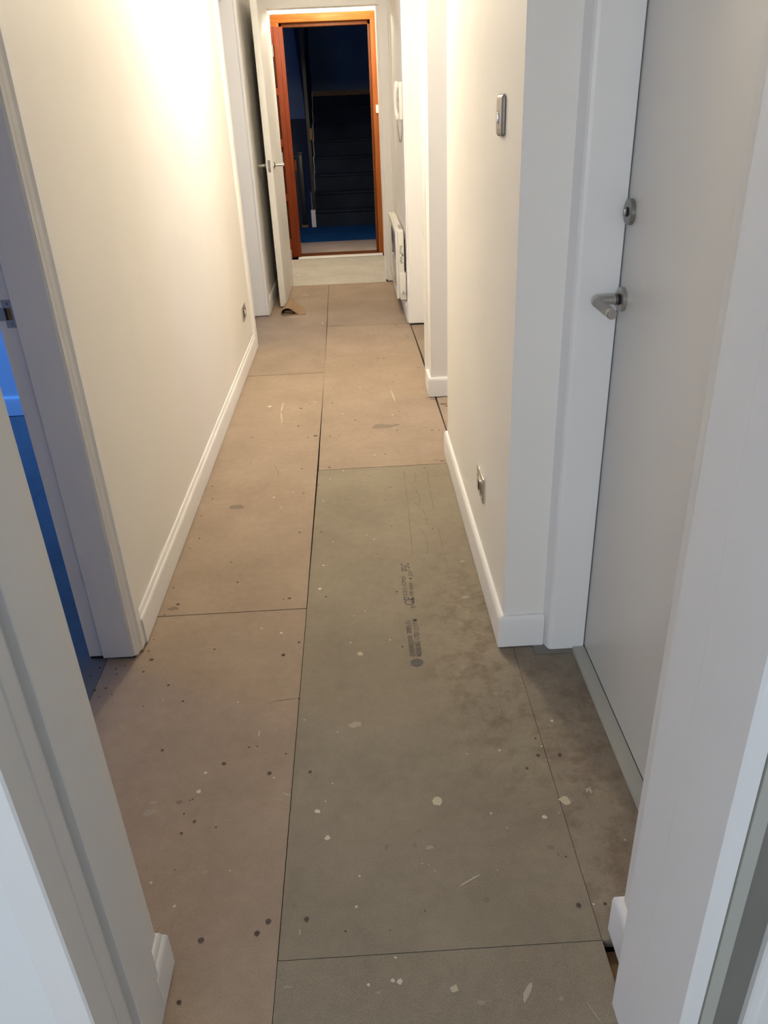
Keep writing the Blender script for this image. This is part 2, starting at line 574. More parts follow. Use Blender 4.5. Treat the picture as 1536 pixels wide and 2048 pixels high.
for a in SCREW:
    mpx('screw', *a, rag=0.12, z=0.0008)
for a in [(359, 1605, 7), (589, 1812, 5.5), (1102, 1695, 7), (973, 1800, 7), (503, 875, 5), (765, 853, 19), (793, 850, 8),
          (347, 1218, 9), (711, 840, 4), (830, 1690, 4.5), (838, 1662, 5), (474, 1015, 14)]:
    mpx('stain', *a, asp=0.75, rag=0.3, z=0.0004)
for a in [(884, 922, 5, 0.35), (873, 920, 3, 0.4), (888, 808, 8, 0.45), (895, 812, 6, 0.6), (866, 799, 5, 0.4), (852, 797, 2, 0.6)]:
    mpx('screw', a[0], a[1], a[2], asp=a[3], rag=0.4)
for a in [(771, 1700), (905, 1360), (1010, 1380), (940, 1345), (975, 1372), (1035, 1352), (950, 1170), (905, 1190), (960, 1215),
          (895, 1165), (870, 1185), (920, 1205), (985, 1260), (1120, 1560), (1150, 1545), (1165, 1560), (1140, 1445), (1180, 1480)]:
    mpx('stain', a[0] + random.uniform(-6, 6), a[1] + random.uniform(-6, 6), random.uniform(3, 9), asp=0.6, ang=random.random() * 3, rag=0.5, z=0.0004)
# pencil lines and scribbles
for pl in [[(808, 938), (810, 962), (815, 1005), (826, 1110)], [(829, 945), (832, 955), (830, 964), (824, 968)],
           [(815, 963), (830, 975), (839, 995), (840, 1006), (837, 1010)], [(827, 1004), (843, 1016), (852, 1032), (854, 1045), (851, 1050)],
           [(840, 1056), (851, 1072), (856, 1092), (853, 1108)], [(853, 932), (860, 980), (868, 1022)], [(877, 1056), (886, 1100), (897, 1140)],
           [(549, 931), (554, 940), (558, 951)], [(502, 921), (501, 930)], [(319, 1853), (313, 1868)], [(347, 1843), (341, 1860)],
           [(883, 1222), (888, 1235), (891, 1250)], [(660, 652), (698, 651)], [(545, 1402), (597, 1397)]]:
    for p, q in zip(pl, pl[1:]):
        streak('pencil', p, q, 0.45)
NM = dict(chalk='chalk_scratches', white='paint_drips', smear='filler_smears', beige='glue_blobs', screw='screw_holes', stain='damp_stains', pencil='pencil_lines')
for (bk, kd), b in MARK.items():
    b.build(NM[kd], kd, boards[bk], recalc=False, kind='stuff')


# factory stamp on the green board: text runs away from the camera, tops of letters towards the left wall
def stamp(body, p0, p1, h, name='stamped_text'):
    cu = bpy.data.curves.new('t', 'FONT')
    cu.body = body
    cu.size = 1.0
    cu.offset = 0.006
    cu.resolution_u = 2
    t = bpy.data.objects.new('t', cu)
    COL.objects.link(t)
    bpy.context.view_layer.update()
    me = bpy.data.meshes.new_from_object(t.evaluated_get(bpy.context.evaluated_depsgraph_get()))
    COL.objects.unlink(t)
    bpy.data.objects.remove(t)
    xs = [v.co.x for v in me.vertices]
    ys = [v.co.y for v in me.vertices]
    x0, x1, y0, y1 = min(xs), max(xs), min(ys), max(ys)
    (ax, ay), (bx, by) = fl(*p0), fl(*p1)       # start and end of the baseline on the floor
    dx, dy = bx - ax, by - ay
    ln = math.hypot(dx, dy)
    ex, ey = dx / ln, dy / ln
    for v in me.vertices:
        u = (v.co.x - x0) / (x1 - x0) * ln
        q = (v.co.y - y0) / (y1 - y0) * h
        v.co = (ax + ex * u - ey * q, ay + ey * u + ex * q, 0.0009)
    me.materials.clear()
    return link(name, me, 'ink', boards['R1'])


stamp('CABERFLOOR', (832, 1312), (825, 1271), 0.016)
stamp('2083-55', (824, 1267), (821, 1241), 0.016)
stamp('NORBORD', (845, 1312), (840, 1283), 0.016)
stamp('LTD', (839, 1278), (838, 1265), 0.015)
stamp('12 17 M', (838, 1262), (834, 1238), 0.015)
stamp('CE', (830, 1210), (827, 1194), 0.032)
stamp('1225-CPD', (815, 1195), (811, 1153), 0.013)
stamp('2  18 19 WF  4 23', (831, 1217), (824, 1144), 0.013)
stamp('FSC', (821, 1141), (818, 1126), 0.030)
sx, sy = fl(834, 1325)
o = B().poly([(sx + 0.0175 * math.cos(a), sy + 0.0165 * math.sin(a), 0.0008) for a in [2 * math.pi * k / 28 for k in range(28)]])
o.build('stamped_disc', 'ink', boards['R1'], recalc=False)

# ------------------------------------------------------------------ walls
HZ = 2.40
b = B()
b.box(-0.82, -0.692, 0.70, 1.03, 0, HZ).box(-0.82, -0.692, 1.03, 1.81, 2.06, HZ).box(-0.82, -0.692, 1.815, 5.00, 0.0, HZ)
b.box(-0.82, -0.692, 5.00, 5.90, 2.06, HZ).box(-0.82, -0.692, 5.90, 6.98, 0, HZ)
b.build('wall_left', 'wall', **struct('long cream painted wall with a door opening at each end', 'wall'))
b = B()
b.box(0.355, 1.70, 1.767, 3.145, 0, HZ)          # block with the light switch
b.box(0.578, 0.72, 0.86, 1.767, 2.02, HZ).box(0.66, 0.75, 0.86, 1.767, 0, 2.02)
b.build('wall_right', 'wall', **struct('cream wall between the recessed white door and the side passage', 'wall'))
b = B()
b.box(0.354, 1.70, 3.90, 4.06, 0, HZ).box(0.46, 0.52, 4.06, 5.41, 0, HZ).box(0.354, 0.46, 4.06, 5.41, 2.06, HZ)
b.build('wall_passage', 'wall', **struct('cream wall end standing beyond the side passage', 'wall'))
b = B()
b.box(0.348, 0.52, 5.44, 6.99, 0, HZ)
b.build('wall_heater', 'wall', **struct('cream wall carrying the panel heater and the intercom phone', 'wall'))
b = B()
b.box(1.70, 1.80, 2.9, 3.20, 0, HZ).box(1.70, 1.80, 3.80, 4.2, 0, HZ).box(1.70, 1.80, 3.2, 3.8, 0, 0.9).box(1.70, 1.80, 3.2, 3.8, 2.1, HZ)
b.build('wall_passage_end', 'wall', **struct('end wall of the side passage around a narrow window', 'wall'))
# wall with the near doorway
b = B()
b.box(-0.82, -0.418, 0.632, 0.874, 0, HZ).box(0.415, 1.80, 0.615, 0.884, 0, HZ).box(-0.418, 0.415, 0.615, 0.88, 2.05, HZ)
b.build('wall_near', 'wall', **struct('thick wall around the open white doorway at the near end of the hallway', 'wall'))
# lobby
b = B()
b.box(-1.50, -0.66, 6.95, 7.06, 0, HZ).box(-0.66, 0.36, 6.955, 7.06, 2.115, HZ).box(-0.75, -0.66, 6.955, 7.06, 0, HZ)
b.build('wall_partition', 'wall', **struct('white partition above the lobby door frame', 'wall'))
b = B()
b.box(0.285, 0.52, 7.0, 8.60, 0, HZ)
b.build('wall_lobby_right', 'wall', **struct('white side wall between the lobby post and the wooden door frame', 'wall'))
box('wall_lobby_left', 'wall', (-1.60, -1.50, 6.95, 8.60, 0, HZ), **struct('white wall at the hinge side of the entrance lobby', 'wall'))
b = B()
b.box(-1.60, -0.672, 8.43, 8.58, 0, HZ).box(-0.672, 0.285, 8.43, 8.58, 2.14, HZ)
b.build('wall_far', 'wall', **struct('white wall around the wooden entrance door', 'wall'))
box('ceiling', 'ceil', (-3.95, 1.80, -3.35, 8.58, HZ, HZ + 0.1), **struct('plain white ceiling of the hallway', 'ceiling'))


# side rooms: each with a window through which the daylight comes
def wall_window(name, label, axis, c, t, a0, a1, w0, w1, n, mat='wallgrey'):
    """wall at coordinate c (thickness t outwards) along the other axis from a0 to a1 with a window hole w0..w1"""
    def bb(b, u0, u1, z0, z1):
        if axis == 'x':
            b.box(min(c, c + t), max(c, c + t), u0, u1, z0, z1)
        else:
            b.box(u0, u1, min(c, c + t), max(c, c + t), z0, z1)
    b = B()
    bb(b, a0, w0, 0, HZ)
    bb(b, w1, a1, 0, HZ)
    bb(b, w0, w1, 0, 0.9)
    bb(b, w0, w1, 2.1, HZ)
    b.build(name, mat, **struct(label, 'wall'))
    f = B()
    m = c + t * 0.5

    def fb(u0, u1, z0, z1):
        if axis == 'x':
            f.box(m - 0.03, m + 0.03, u0, u1, z0, z1)
        else:
            f.box(u0, u1, m - 0.03, m + 0.03, z0, z1)
    fb(w0, w0 + 0.05, 0.9, 2.1)
    fb(w1 - 0.05, w1, 0.9, 2.1)
    fb(w0, w1, 0.9, 0.95)
    fb(w0, w1, 2.05, 2.1)
    return f.build('window_%d' % n, 'trim', **struct('white window frame in the %s' % label.split(' of ')[-1], 'window'))


wall_window('wall_blue_room_window', 'window wall of the blue lit room', 'x', -3.80, -0.1, 0.6, 4.05, 2.9, 3.8, 1)
box('wall_blue_room_back', 'wallgrey', (-3.8, -0.82, 3.94, 4.05, 0, HZ), **struct('blue lit wall seen through the first doorway', 'wall'))
box('wall_blue_room_front', 'wallgrey', (-3.8, -0.82, 0.634, 0.72, 0, HZ), **struct('near wall of the blue lit room', 'wall'))
wall_window('wall_second_room_window', 'window wall of the second room', 'x', -3.80, -0.1, 4.05, 7.1, 4.75, 6.25, 2)
box('wall_second_room_back', 'wallgrey', (-3.8, -0.82, 7.0, 7.1, 0, HZ), **struct('far wall of the second room', 'wall'))
wall_window('wall_camera_room_window', 'window wall of the room before the doorway', 'y', -3.20, -0.1, -1.95, 1.8, -1.9, -0.4, 3)
box('wall_camera_room_left', 'wallgrey', (-1.95, -1.85, -3.3, 0.62, 0, HZ), **struct('side wall of the room before the doorway', 'wall'))
box('wall_camera_room_right', 'wallgrey', (1.70, 1.80, -3.2, 0.62, 0, HZ), **struct('opposite side wall of the room before the doorway', 'wall'))
box('wall_camera_room_front', 'wallgrey', (-1.95, -0.456, 0.620, 0.632, 0, HZ), **struct('short wall beside the doorway in the first room', 'wall'))

# ------------------------------------------------------------------ baseboards
BB = [(0, 0.004), (0.015, 0.004), (0.015, 0.086), (0.0135, 0.096), (0.010, 0.1015), (0.0075, 0.104), (0, 0.104)]
BBL = [(0, 0.004), (0.015, 0.004), (0.015, 0.078), (0.0135, 0.085), (0.0105, 0.090), (0.0085, 0.0915), (0.0085, 0.0945),
       (0.006, 0.1005), (0.0045, 0.104), (0, 0.104)]


def skirt(name, prof, path, label, mat='trim', **kw):
    return B().sweep(prof, path).build(name, mat, smooth=True, **struct(label, 'baseboard'))


skirt('baseboard_left', BBL, [(-0.692, 4.962), (-0.692, 1.868)], 'long white moulded baseboard under the cream wall between the two doorways')
skirt('baseboard_right', BB, [(0.468, 1.767), (0.355, 1.767), (0.355, 3.145), (1.69, 3.145)], 'white baseboard turning the corner beside the recessed white door')
skirt('baseboard_passage', BB, [(1.69, 3.90), (0.354, 3.90), (0.354, 4.052)], 'white baseboard around the wall end beyond the side passage')
skirt('baseboard_heater', BB, [(0.348, 5.47), (0.348, 6.95)], 'white baseboard on the wall below the panel heater')
skirt('baseboard_hinge_side', BB, [(-0.692, 6.95), (-0.692, 5.945)], 'short white baseboard behind the open lobby door')
skirt('baseboard_stub_hinge', BBL, [(-0.690, 0.874), (-0.418, 0.874), (-0.418, 0.805)], 'short white baseboard stub wrapping the reveal beside the brown panels')
skirt('baseboard_stub_joist', BB, [(0.415, 0.775), (0.415, 0.884), (0.70, 0.884)], 'short white baseboard stub above the gap with bare timber')
skirt('baseboard_blue_room', BB, [(-0.83, 3.94), (-3.79, 3.94)], 'blue lit baseboard at the back of the first side room')

# ------------------------------------------------------------------ door frames
# near doorway: lining with stop, on both sides, and head
t = thing('trim_1', 'white painted lining of the near doorway', 'door frame', kind='structure')
B().prism([(-0.456, 0.630), (-0.456, 0.617), (-0.4535, 0.615), (-0.411, 0.615), (-0.408, 0.618), (-0.408, 0.6655), (-0.4105, 0.667), (-0.4105, 0.6705), (-0.408, 0.672),
           (-0.408, 0.7015), (-0.4100, 0.7035), (-0.428, 0.7045), (-0.428, 0.7215), (-0.4055, 0.722), (-0.404, 0.7235), (-0.404, 0.8165), (-0.4055, 0.819), (-0.456, 0.819)],
          0.0, 2.04).build('jamb', 'trim', t)
B().prism([(0.390, 0.5665), (0.390, 0.770), (0.3705, 0.770), (0.3684, 0.7675), (0.3686, 0.687), (0.3680, 0.6845), (0.3680, 0.5705), (0.3715, 0.5665)],
          0.0, 2.04).build('jamb', 'trim', t)
B().prism([(0.392, 0.5645), (0.4085, 0.5645), (0.4085, 0.70), (0.392, 0.70)], 0.0, 2.04).build('packing_strip', 'sill', t)
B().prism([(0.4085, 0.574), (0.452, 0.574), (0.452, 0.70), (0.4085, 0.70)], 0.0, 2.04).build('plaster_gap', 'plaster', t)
B().prism([(0.4495, 0.566), (0.4515, 0.563), (0.460, 0.563), (0.462, 0.5655), (0.465, 0.5655), (0.467, 0.562), (0.52, 0.562), (0.52, 0.62), (0.4495, 0.62)],
          0.0, 2.10).build('architrave', 'trim', t)
B().box(-0.46, 0.41, 0.60, 0.819, 2.035, 2.06).build('head', 'trim', t)

# left room door frame (far jamb with strike plate)
t = thing('trim_2', 'white frame of the first side doorway with a steel strike plate', 'door frame', kind='structure')
B().prism([(-0.830, 1.822), (-0.830, 1.8135), (-0.789, 1.8135), (-0.7875, 1.803), (-0.786, 1.8015), (-0.7025, 1.8015), (-0.7025, 1.822)], 0.007, 2.05).build('jamb', 'trim', t)
B().prism([(-0.7025, 1.8035), (-0.6995, 1.8035), (-0.698, 1.8055), (-0.6965, 1.8045), (-0.6875, 1.8285), (-0.6815, 1.836), (-0.6815, 1.868), (-0.6835, 1.8685), (-0.7025, 1.8685)],
          0.007, 2.11).build('architrave', 'trim', t)
B().box(-0.830, -0.70, 1.02, 1.045, 0.007, 2.05).build('jamb', 'trim', t)
B().box(-0.70, -0.682, 0.975, 1.035, 0.007, 2.11, bev=0.003).build('architrave', 'trim', t)
B().box(-0.830, -0.70, 1.03, 1.815, 2.04, 2.065).build('head', 'trim', t)
B().box(-0.70, -0.682, 0.975, 1.868, 2.05, 2.11, bev=0.003).build('head_architrave', 'trim', t)
B().prism([(-0.826, 1.812), (-0.71, 1.805), (-0.698, 1.806), (-0.698, 1.816), (-0.826, 1.818)], 0.0, 0.007).build('shadow_gap', 'black', t)
# strike plate: plate with a slot and a bent lip
sp = B()
for x0, x1, z0, z1 in ((-0.8125, -0.7895, 1.003, 1.021), (-0.8125, -0.7895, 0.957, 0.975), (-0.7955, -0.7895, 0.975, 1.003)):
    sp.box(x0, x1, 1.8115, 1.8137, z0, z1)
sp.box(-0.845, -0.8105, 1.8115, 1.8137, 0.974, 1.004)
sp.prism([(-0.845, 1.8137), (-0.845, 1.8112), (-0.862, 1.8175), (-0.862, 1.820)], 0.974, 1.004)
sp = sp.build('strike_plate', 'steel', t, label='brushed steel strike plate')
B().box(-0.8105, -0.7955, 1.8125, 1.8140, 0.975, 1.003).build('slot', 'joist', sp)
B().box(-0.8105, -0.805, 1.8118, 1.8140, 0.975, 1.003).build('slot', 'black', sp)
for z in (1.012, 0.966):
    B().disc((0, -1, 0), (-0.800, 1.8115, z), [(0.0035, 0), (0.003, 0.0008)], 12).build('screw', 'steeld', sp)

# second left doorway
t = thing('trim_3', 'white frame of the second side doorway opposite the heater', 'door frame', kind='structure')
B().prism([(-0.692, 5.036), (-0.692, 4.962), (-0.6805, 4.962), (-0.6775, 4.966), (-0.679, 4.985), (-0.6765, 4.990), (-0.6745, 5.026), (-0.677, 5.031)], 0.004, 2.11).build('architrave', 'trim', t)
B().box(-0.83, -0.692, 5.0, 5.036, 0.004, 2.05).build('jamb', 'trim', t)
B().box(-0.83, -0.700, 5.882, 5.91, 0.006, 2.05, bev=0.002).build('jamb', 'trim', t)
B().box(-0.700, -0.680, 5.878, 5.948, 0.006, 2.11, bev=0.004).build('architrave', 'trim', t)
B().box(-0.83, -0.692, 5.036, 5.885, 2.035, 2.06).build('head', 'trim', t)
B().box(-0.700, -0.680, 4.962, 5.948, 2.05, 2.11).build('head_architrave', 'trim', t)

# casing around the recessed door
t = thing('trim_4', 'white casing of the recessed door next to the light switch', 'door frame', kind='structure')
B().prism([(0.466, 1.770), (0.4675, 1.7655), (0.4775, 1.7365), (0.4825, 1.7315), (0.490, 1.730), (0.577, 1.730), (0.577, 1.744), (0.640, 1.744), (0.640, 1.770)], 0.004, 2.02).build('casing', 'trim', t)
B().box(0.577, 0.66, 0.86, 0.965, 0.0, 2.02).build('casing', 'trim', t)
B().box(0.49, 0.64, 0.886, 1.767, 2.012, 2.09).build('casing_head', 'trim', t)
B().box(0.440, 0.560, 1.716, 1.767, 0.0005, 0.0040).build('packing_shim', 'plaster', t)
B().prism([(0.545, 0.885), (0.5795, 0.885), (0.5795, 1.7285), (0.545, 1.7285)], 0.001, 0.010,
          top=[(0.5475, 0.885), (0.5795, 0.885), (0.5795, 1.7285), (0.5475, 1.7285)]).build('threshold', 'sill', t)

# opening beyond the side passage
t = thing('trim_5', 'white frame of the recess between the wall end and the heater', 'door frame', kind='structure')
B().box(0.340, 0.356, 4.052, 4.118, 0.004, 2.11, bev=0.004).build('architrave', 'trim', t)
B().box(0.354, 0.46, 4.06, 4.10, 0.004, 2.05).build('jamb', 'trim', t)
B().box(0.3465, 0.47, 5.405, 5.445, 0.012, 2.05, bev=0.005).build('jamb', 'trim', t)
B().box(0.3365, 0.352, 5.414, 5.468, 0.012, 2.11, bev=0.004).build('architrave', 'trim', t)
B().box(0.352, 0.47, 5.412, 5.44, 0.0, 0.012).build('shadow_gap', 'black', t)
B().box(0.340, 0.354, 4.052, 5.468, 2.05, 2.11).build('head_architrave', 'trim', t)

# lobby frame
t = thing('trim_6', 'white post and head frame around the open lobby door', 'door frame', kind='structure')
B().box(0.262, 0.335, 6.950, 7.06, 0.006, 2.12, bev=0.004).build('post', 'trim', t)
B().box(0.2445, 0.268, 6.985, 7.06, 0.012, 2.06, bev=0.003).build('door_stop', 'trim', t)
B().box(0.312, 0.350, 6.955, 7.02, 0.006, 2.12).build('cover_strip', 'trim', t)
B().box(0.250, 0.33, 6.96, 7.05, 0.0, 0.006).build('shadow_gap', 'black', t)
B().box(-0.67, -0.60, 7.045, 7.06, 0.006, 2.12).build('post', 'trim', t)
B().box(-0.67, 0.2625, 6.9505, 7.06, 2.046, 2.125, bev=0.004).build('head', 'trim', t)


# ------------------------------------------------------------------ doors
def lever(parent, base, out, along, zc, grip='steel', rose_r=0.0262, neck=0.058, length=0.115, name='door_handle'):
    """round rose on the door face at base, neck along `out`, lever along `along`"""
    c = Vector((base[0], base[1], zc))
    o, a = Vector(out), Vector(along)
    rz = B().disc(o, c, [(rose_r, -0.002), (rose_r, 0.0085), (rose_r - 0.0012, 0.0098), (0.0115, 0.0102)]).build(name, grip, parent, smooth=True)
    B().disc(o, c, [(0.0118, 0.0095), (0.0118, 0.013), (0.0095, 0.0135), (0.0095, 0.0165), (0.0115, 0.017), (0.0115, 0.0185)], 28).build('collar', 'black', rz, smooth=True)
    r = 0.0106
    p = [c + o * 0.015, c + o * (neck - 0.012)]
    k = c + o * (neck - 0.012) + a * 0.012
    for i in range(1, 7):
        an = math.pi / 2 * i / 6
        p.append(k + o * (0.012 * math.sin(an)) - a * (0.012 * math.cos(an)))
    p.append(k + o * 0.012 + a * 0.010)
    B().tube(p, r, 24).build('neck', grip, rz, smooth=True)
    s = k + o * 0.012 + a * 0.010
    B().tube([s, s + a * (length - 0.045)], r * 0.985, 24).build('knurled_grip', 'steeld' if grip == 'steel' else grip, rz, smooth=True)
    e = s + a * (length - 0.045)
    B().tube([e, e + a * 0.011, e + a * 0.0125], [r, r, r * 0.86], 24).build('end_cap', grip, rz, smooth=True)
    return rz


d = box('door_1', 'door', (0.580, 0.620, 0.968, 1.7415, 0.012, 2.008), bev=0.0015,
        **struct('closed flush white door in the recess with steel lever handle and thumbturn', 'door'))
lever(d, (0.580, 1.700), (-1, 0, 0), (0, -1, 0), 0.980, neck=0.064, length=0.140)
rz = B().disc((-1, 0, 0), (0.580, 1.703, 1.160), [(0.0262, -0.002), (0.0262, 0.0085), (0.025, 0.0098), (0.0105, 0.0098)]).build('thumbturn_rose', 'steeld', d, smooth=True)
B().disc((-1, 0, 0), (0.580, 1.703, 1.160), [(0.0095, 0.009), (0.0095, 0.0115)], 24).build('turn_base', 'black', rz, smooth=True)
B().box(0.5615, 0.5705, 1.6995, 1.7065, 1.1525, 1.1675, bev=0.002).build('turn_knob', 'steeld', rz, smooth=True)

d = box('door_2', 'door', (-0.6165, -0.5705, 6.135, 7.04, 0.010, 2.040), bev=0.002,
        **struct('open white lobby door wedged with cardboard and seen nearly edge on', 'door'))
lp = box('latch_plate', 'steeld', (-0.6035, -0.5855, 6.1330, 6.1362, 0.975, 1.055), d)
B().prism([(-0.5995, 6.1335), (-0.5995, 6.126), (-0.5895, 6.1335)], 1.003, 1.022).build('latch_bolt', 'steel', lp)
lever(d, (-0.5705, 6.195), (1, 0, 0), (0, 1, 0), 1.018, 'chrome', neck=0.07)
lever(d, (-0.6165, 6.195), (-1, 0, 0), (0, 1, 0), 1.018, 'chrome', neck=0.055)
for z in (0.25, 1.02, 1.78):
    B().tube([(-0.5675, 7.043, z - 0.04), (-0.5675, 7.043, z + 0.04)], 0.006, 10).build('hinge', 'steel', d, smooth=True)

# wooden entrance frame
t = thing('trim_7', 'orange varnished wooden frame of the entrance door', 'door frame', kind='structure')
for s, (xi, xo) in ((1, (0.238, 0.2865)), (-1, (-0.606, -0.674))):
    a, bb = min(xi, xo), max(xi, xo)
    B().box(a, bb, 8.415, 8.56, 0.0, 2.142, bev=0.003).build('post', 'oak', t, smooth=True)
B().box(-0.674, 0.2865, 8.414, 8.56, 2.076, 2.143, bev=0.003).build('head', 'oakh', t, smooth=True)
B().box(0.214, 0.240, 8.475, 8.56, 0.0, 2.078, bev=0.003).build('stop', 'oakd', t, smooth=True)
B().box(-0.608, -0.584, 8.475, 8.56, 0.0, 2.078, bev=0.003).build('stop', 'oakd', t, smooth=True)
B().box(-0.608, 0.240, 8.475, 8.56, 2.042, 2.078, bev=0.003).build('stop_head', 'oakd', t, smooth=True)
k = B().box(0.262, 0.2905, 8.400, 8.4155, 1.305, 1.375, bev=0.002).build('alarm_contact', 'plastic', t, smooth=True)
k = B().box(0.2395, 0.2415, 8.43, 8.462, 1.03, 1.17).build('lock_keep', 'steel', t)
B().box(0.2375, 0.2400, 8.436, 8.456, 1.07, 1.12).build('keep_slot', 'black', k)
B().box(-0.606, 0.2865, 8.40, 8.60, 0.0, 0.008, bev=0.002).build('sill_board', 'oakd', t, smooth=True)
B().box(-0.60, 0.272, 8.286, 8.402, 0.0005, 0.0095, bev=0.003).build('metal_threshold', 'alu', t, smooth=True)

# wooden door leaf: stiles, rails, recessed panels, swung back against the lobby wall
d = thing('door_3', 'red brown panelled wooden entrance door swung open into the lobby', 'door', (-0.566, 8.372, 0.012), math.radians(201), kind='structure')
LW, LT = 0.80, 0.044
def lb(name, x0, x1, z0, z1, y0=0.0, y1=-LT, bev=0.003, mat='maho'):
    return B().box(x0, x1, min(y0, y1), max(y0, y1), z0, z1, bev=bev).build(name, mat, d, smooth=True)
# local +y is the side that faces the camera
lb('stile', 0.0, 0.095, 0, 2.03)
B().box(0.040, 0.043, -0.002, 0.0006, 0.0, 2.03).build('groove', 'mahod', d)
lb('stile', LW - 0.095, LW, 0, 2.03)
lb('stile', 0.365, 0.435, 0.19, 1.88)
RZ = [(0.0, 0.185), (0.545, 0.612), (1.037, 1.105), (1.48, 1.54), (1.885, 2.03)]
for z0, z1 in RZ:
    lb('rail', 0.095, LW - 0.095, z0, z1, 0.0, -LT)
for (za, zb) in [(RZ[i][1], RZ[i + 1][0]) for i in range(4)]:
    for x0, x1 in ((0.095, 0.365), (0.435, LW - 0.095)):
        p = lb('panel', x0, x1, za, zb, -0.020, -0.030, 0.0)
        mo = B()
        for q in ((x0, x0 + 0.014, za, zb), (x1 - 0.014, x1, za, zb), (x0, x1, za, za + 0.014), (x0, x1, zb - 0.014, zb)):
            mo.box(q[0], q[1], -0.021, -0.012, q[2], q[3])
        mo.build('moulding', 'mahod', p)  # moulding coloured dark to paint in the shadow lines around each panel
        B().box(x0 + 0.020, x1 - 0.020, -0.021, -0.010, za + 0.020, zb - 0.020, bev=0.003).build('raised_field', 'maho', p, smooth=True)
for z in (0.25, 1.05, 1.80):
    B().tube([(-0.004, -LT - 0.004, z - 0.05), (-0.004, -LT - 0.004, z + 0.05)], 0.006, 10).build('hinge', 'steel', d, smooth=True)

# ------------------------------------------------------------------ fittings on the walls
# light switch
t = thing('light_switch', 'brushed metal rocker switch plate on the wall above the floor socket', 'switch', (0.355, 1.995, 1.346))
B().box(-0.0105, 0.001, -0.037, 0.037, -0.043, 0.043, bev=0.008, seg=4).build('plate', 'satin', t, smooth=True)
B().box(-0.0155, -0.008, -0.006, 0.006, -0.016, 0.006, bev=0.002).build('rocker', 'steel', t, smooth=True)
B().box(-0.0112, -0.009, -0.010, 0.010, -0.020, 0.012).build('rocker_frame', 'steeld', t)
for z in (0.03, -0.03):
    B().disc((-1, 0, 0), (-0.0105, 0.0, z), [(0.003, -0.001), (0.003, 0.0005)], 12).build('screw', 'steeld', t)


def socket(label, x, y, z, side, wdt, plug):
    t = thing('wall_socket', label, 'socket', (x, y, z), 0.0 if side < 0 else math.pi)
    # local -x faces into the hallway
    B().box(-0.0075, 0.001, -wdt / 2, wdt / 2, -0.043, 0.043, bev=0.003, seg=3).build('plate', 'chrome', t, smooth=True)
    B().box(-0.0085, -0.005, -wdt / 2 + 0.018, wdt / 2 - 0.018, -0.024, 0.024, bev=0.001).build('insert', 'steeld', t, smooth=True)
    if plug:
        B().box(-0.0095, -0.006, -0.045, -0.018, -0.018, 0.016, bev=0.001).build('outlet', 'black', t)
        B().box(-0.0095, -0.006, 0.018, 0.045, -0.018, 0.016, bev=0.001).build('outlet', 'black', t)
        B().box(-0.014, -0.006, -0.006, 0.006, -0.012, 0.014, bev=0.002).build('switch', 'plastic', t, smooth=True)
    else:
        B().box(-0.0110, -0.006, -0.022, 0.022, -0.020, 0.020, bev=0.003).build('outlet', 'chrome', t, smooth=True)
        B().prism([(-0.0125, -0.015), (-0.009, -0.015), (-0.009, 0.0), (-0.0125, 0.0)], -0.014, 0.010).build('slot', 'black', t)
    return t


socket('polished metal wall plate low on the wall below the light switch', 0.355, 2.183, 0.312, -1, 0.118, False)
socket('polished metal socket low on the long cream wall near the second doorway', -0.692, 4.66, 0.318, 1, 0.146, True)

# panel heater
t = thing('panel_heater', 'white electric panel heater with glossy front on the wall by the lobby', 'heater', (0.348, 5.665, 0.128))
HL, HH, HD = 1.08, 0.47, 0.071
B().box(-HD + 0.014, -0.012, 0.004, HL, 0.004, HH - 0.004, bev=0.010, seg=3).build('body', 'plastic', t, smooth=True)
fr = B().box(-HD, -HD + 0.0165, 0.0, HL + 0.004, 0.0, HH, bev=0.006, seg=3).build('front_frame', 'plastic', t, smooth=True)
B().box(-HD - 0.0012, -HD + 0.003, 0.060, HL - 0.05, 0.07, HH - 0.035, bev=0.001).build('glass_panel', 'glassf', fr, smooth=True)
B().box(-0.050, -0.004, -0.014, 0.10, -0.004, 0.185, bev=0.006, seg=3).build('control_box', 'plastic', t, smooth=True)
kb = B().disc((0, -1, 0), (-0.026, -0.014, 0.052), [(0.0145, -0.002), (0.0145, 0.008), (0.0115, 0.010)], 24).build('dial', 'plastic', t, smooth=True)
B().box(-0.0285, -0.0235, -0.0265, -0.0235, 0.043, 0.061).build('dial_ridge', 'plasticg', kb)
B().box(-0.012, 0.001, 0.10, 0.16, 0.06, HH - 0.08).build('wall_bracket', 'blackm', t)
B().box(-0.012, 0.001, HL - 0.16, HL - 0.10, 0.06, HH - 0.08).build('wall_bracket', 'blackm', t)
B().box(-0.040, -0.014, 0.10, 0.30, HH - 0.0045, HH - 0.0025).build('top_grille', 'plasticg', t)
lab = B().box(-0.048, -0.016, 0.0032, 0.006, 0.24, 0.375).build('rating_label', 'plastic', t)
lm = B()
for k in range(13):
    z = 0.249 + k * 0.0094
    x0 = -0.046 + random.uniform(0, 0.006)
    x1 = x0 + random.uniform(0.010, 0.022)
    if k in (5, 6):
        x0, x1 = -0.030, -0.018
    lm.box(x0, x1, 0.0027, 0.0034, z, z + (0.006 if k in (5, 6) else 0.0035))
lm.build('label_print', 'blackm', lab, kind='stuff')

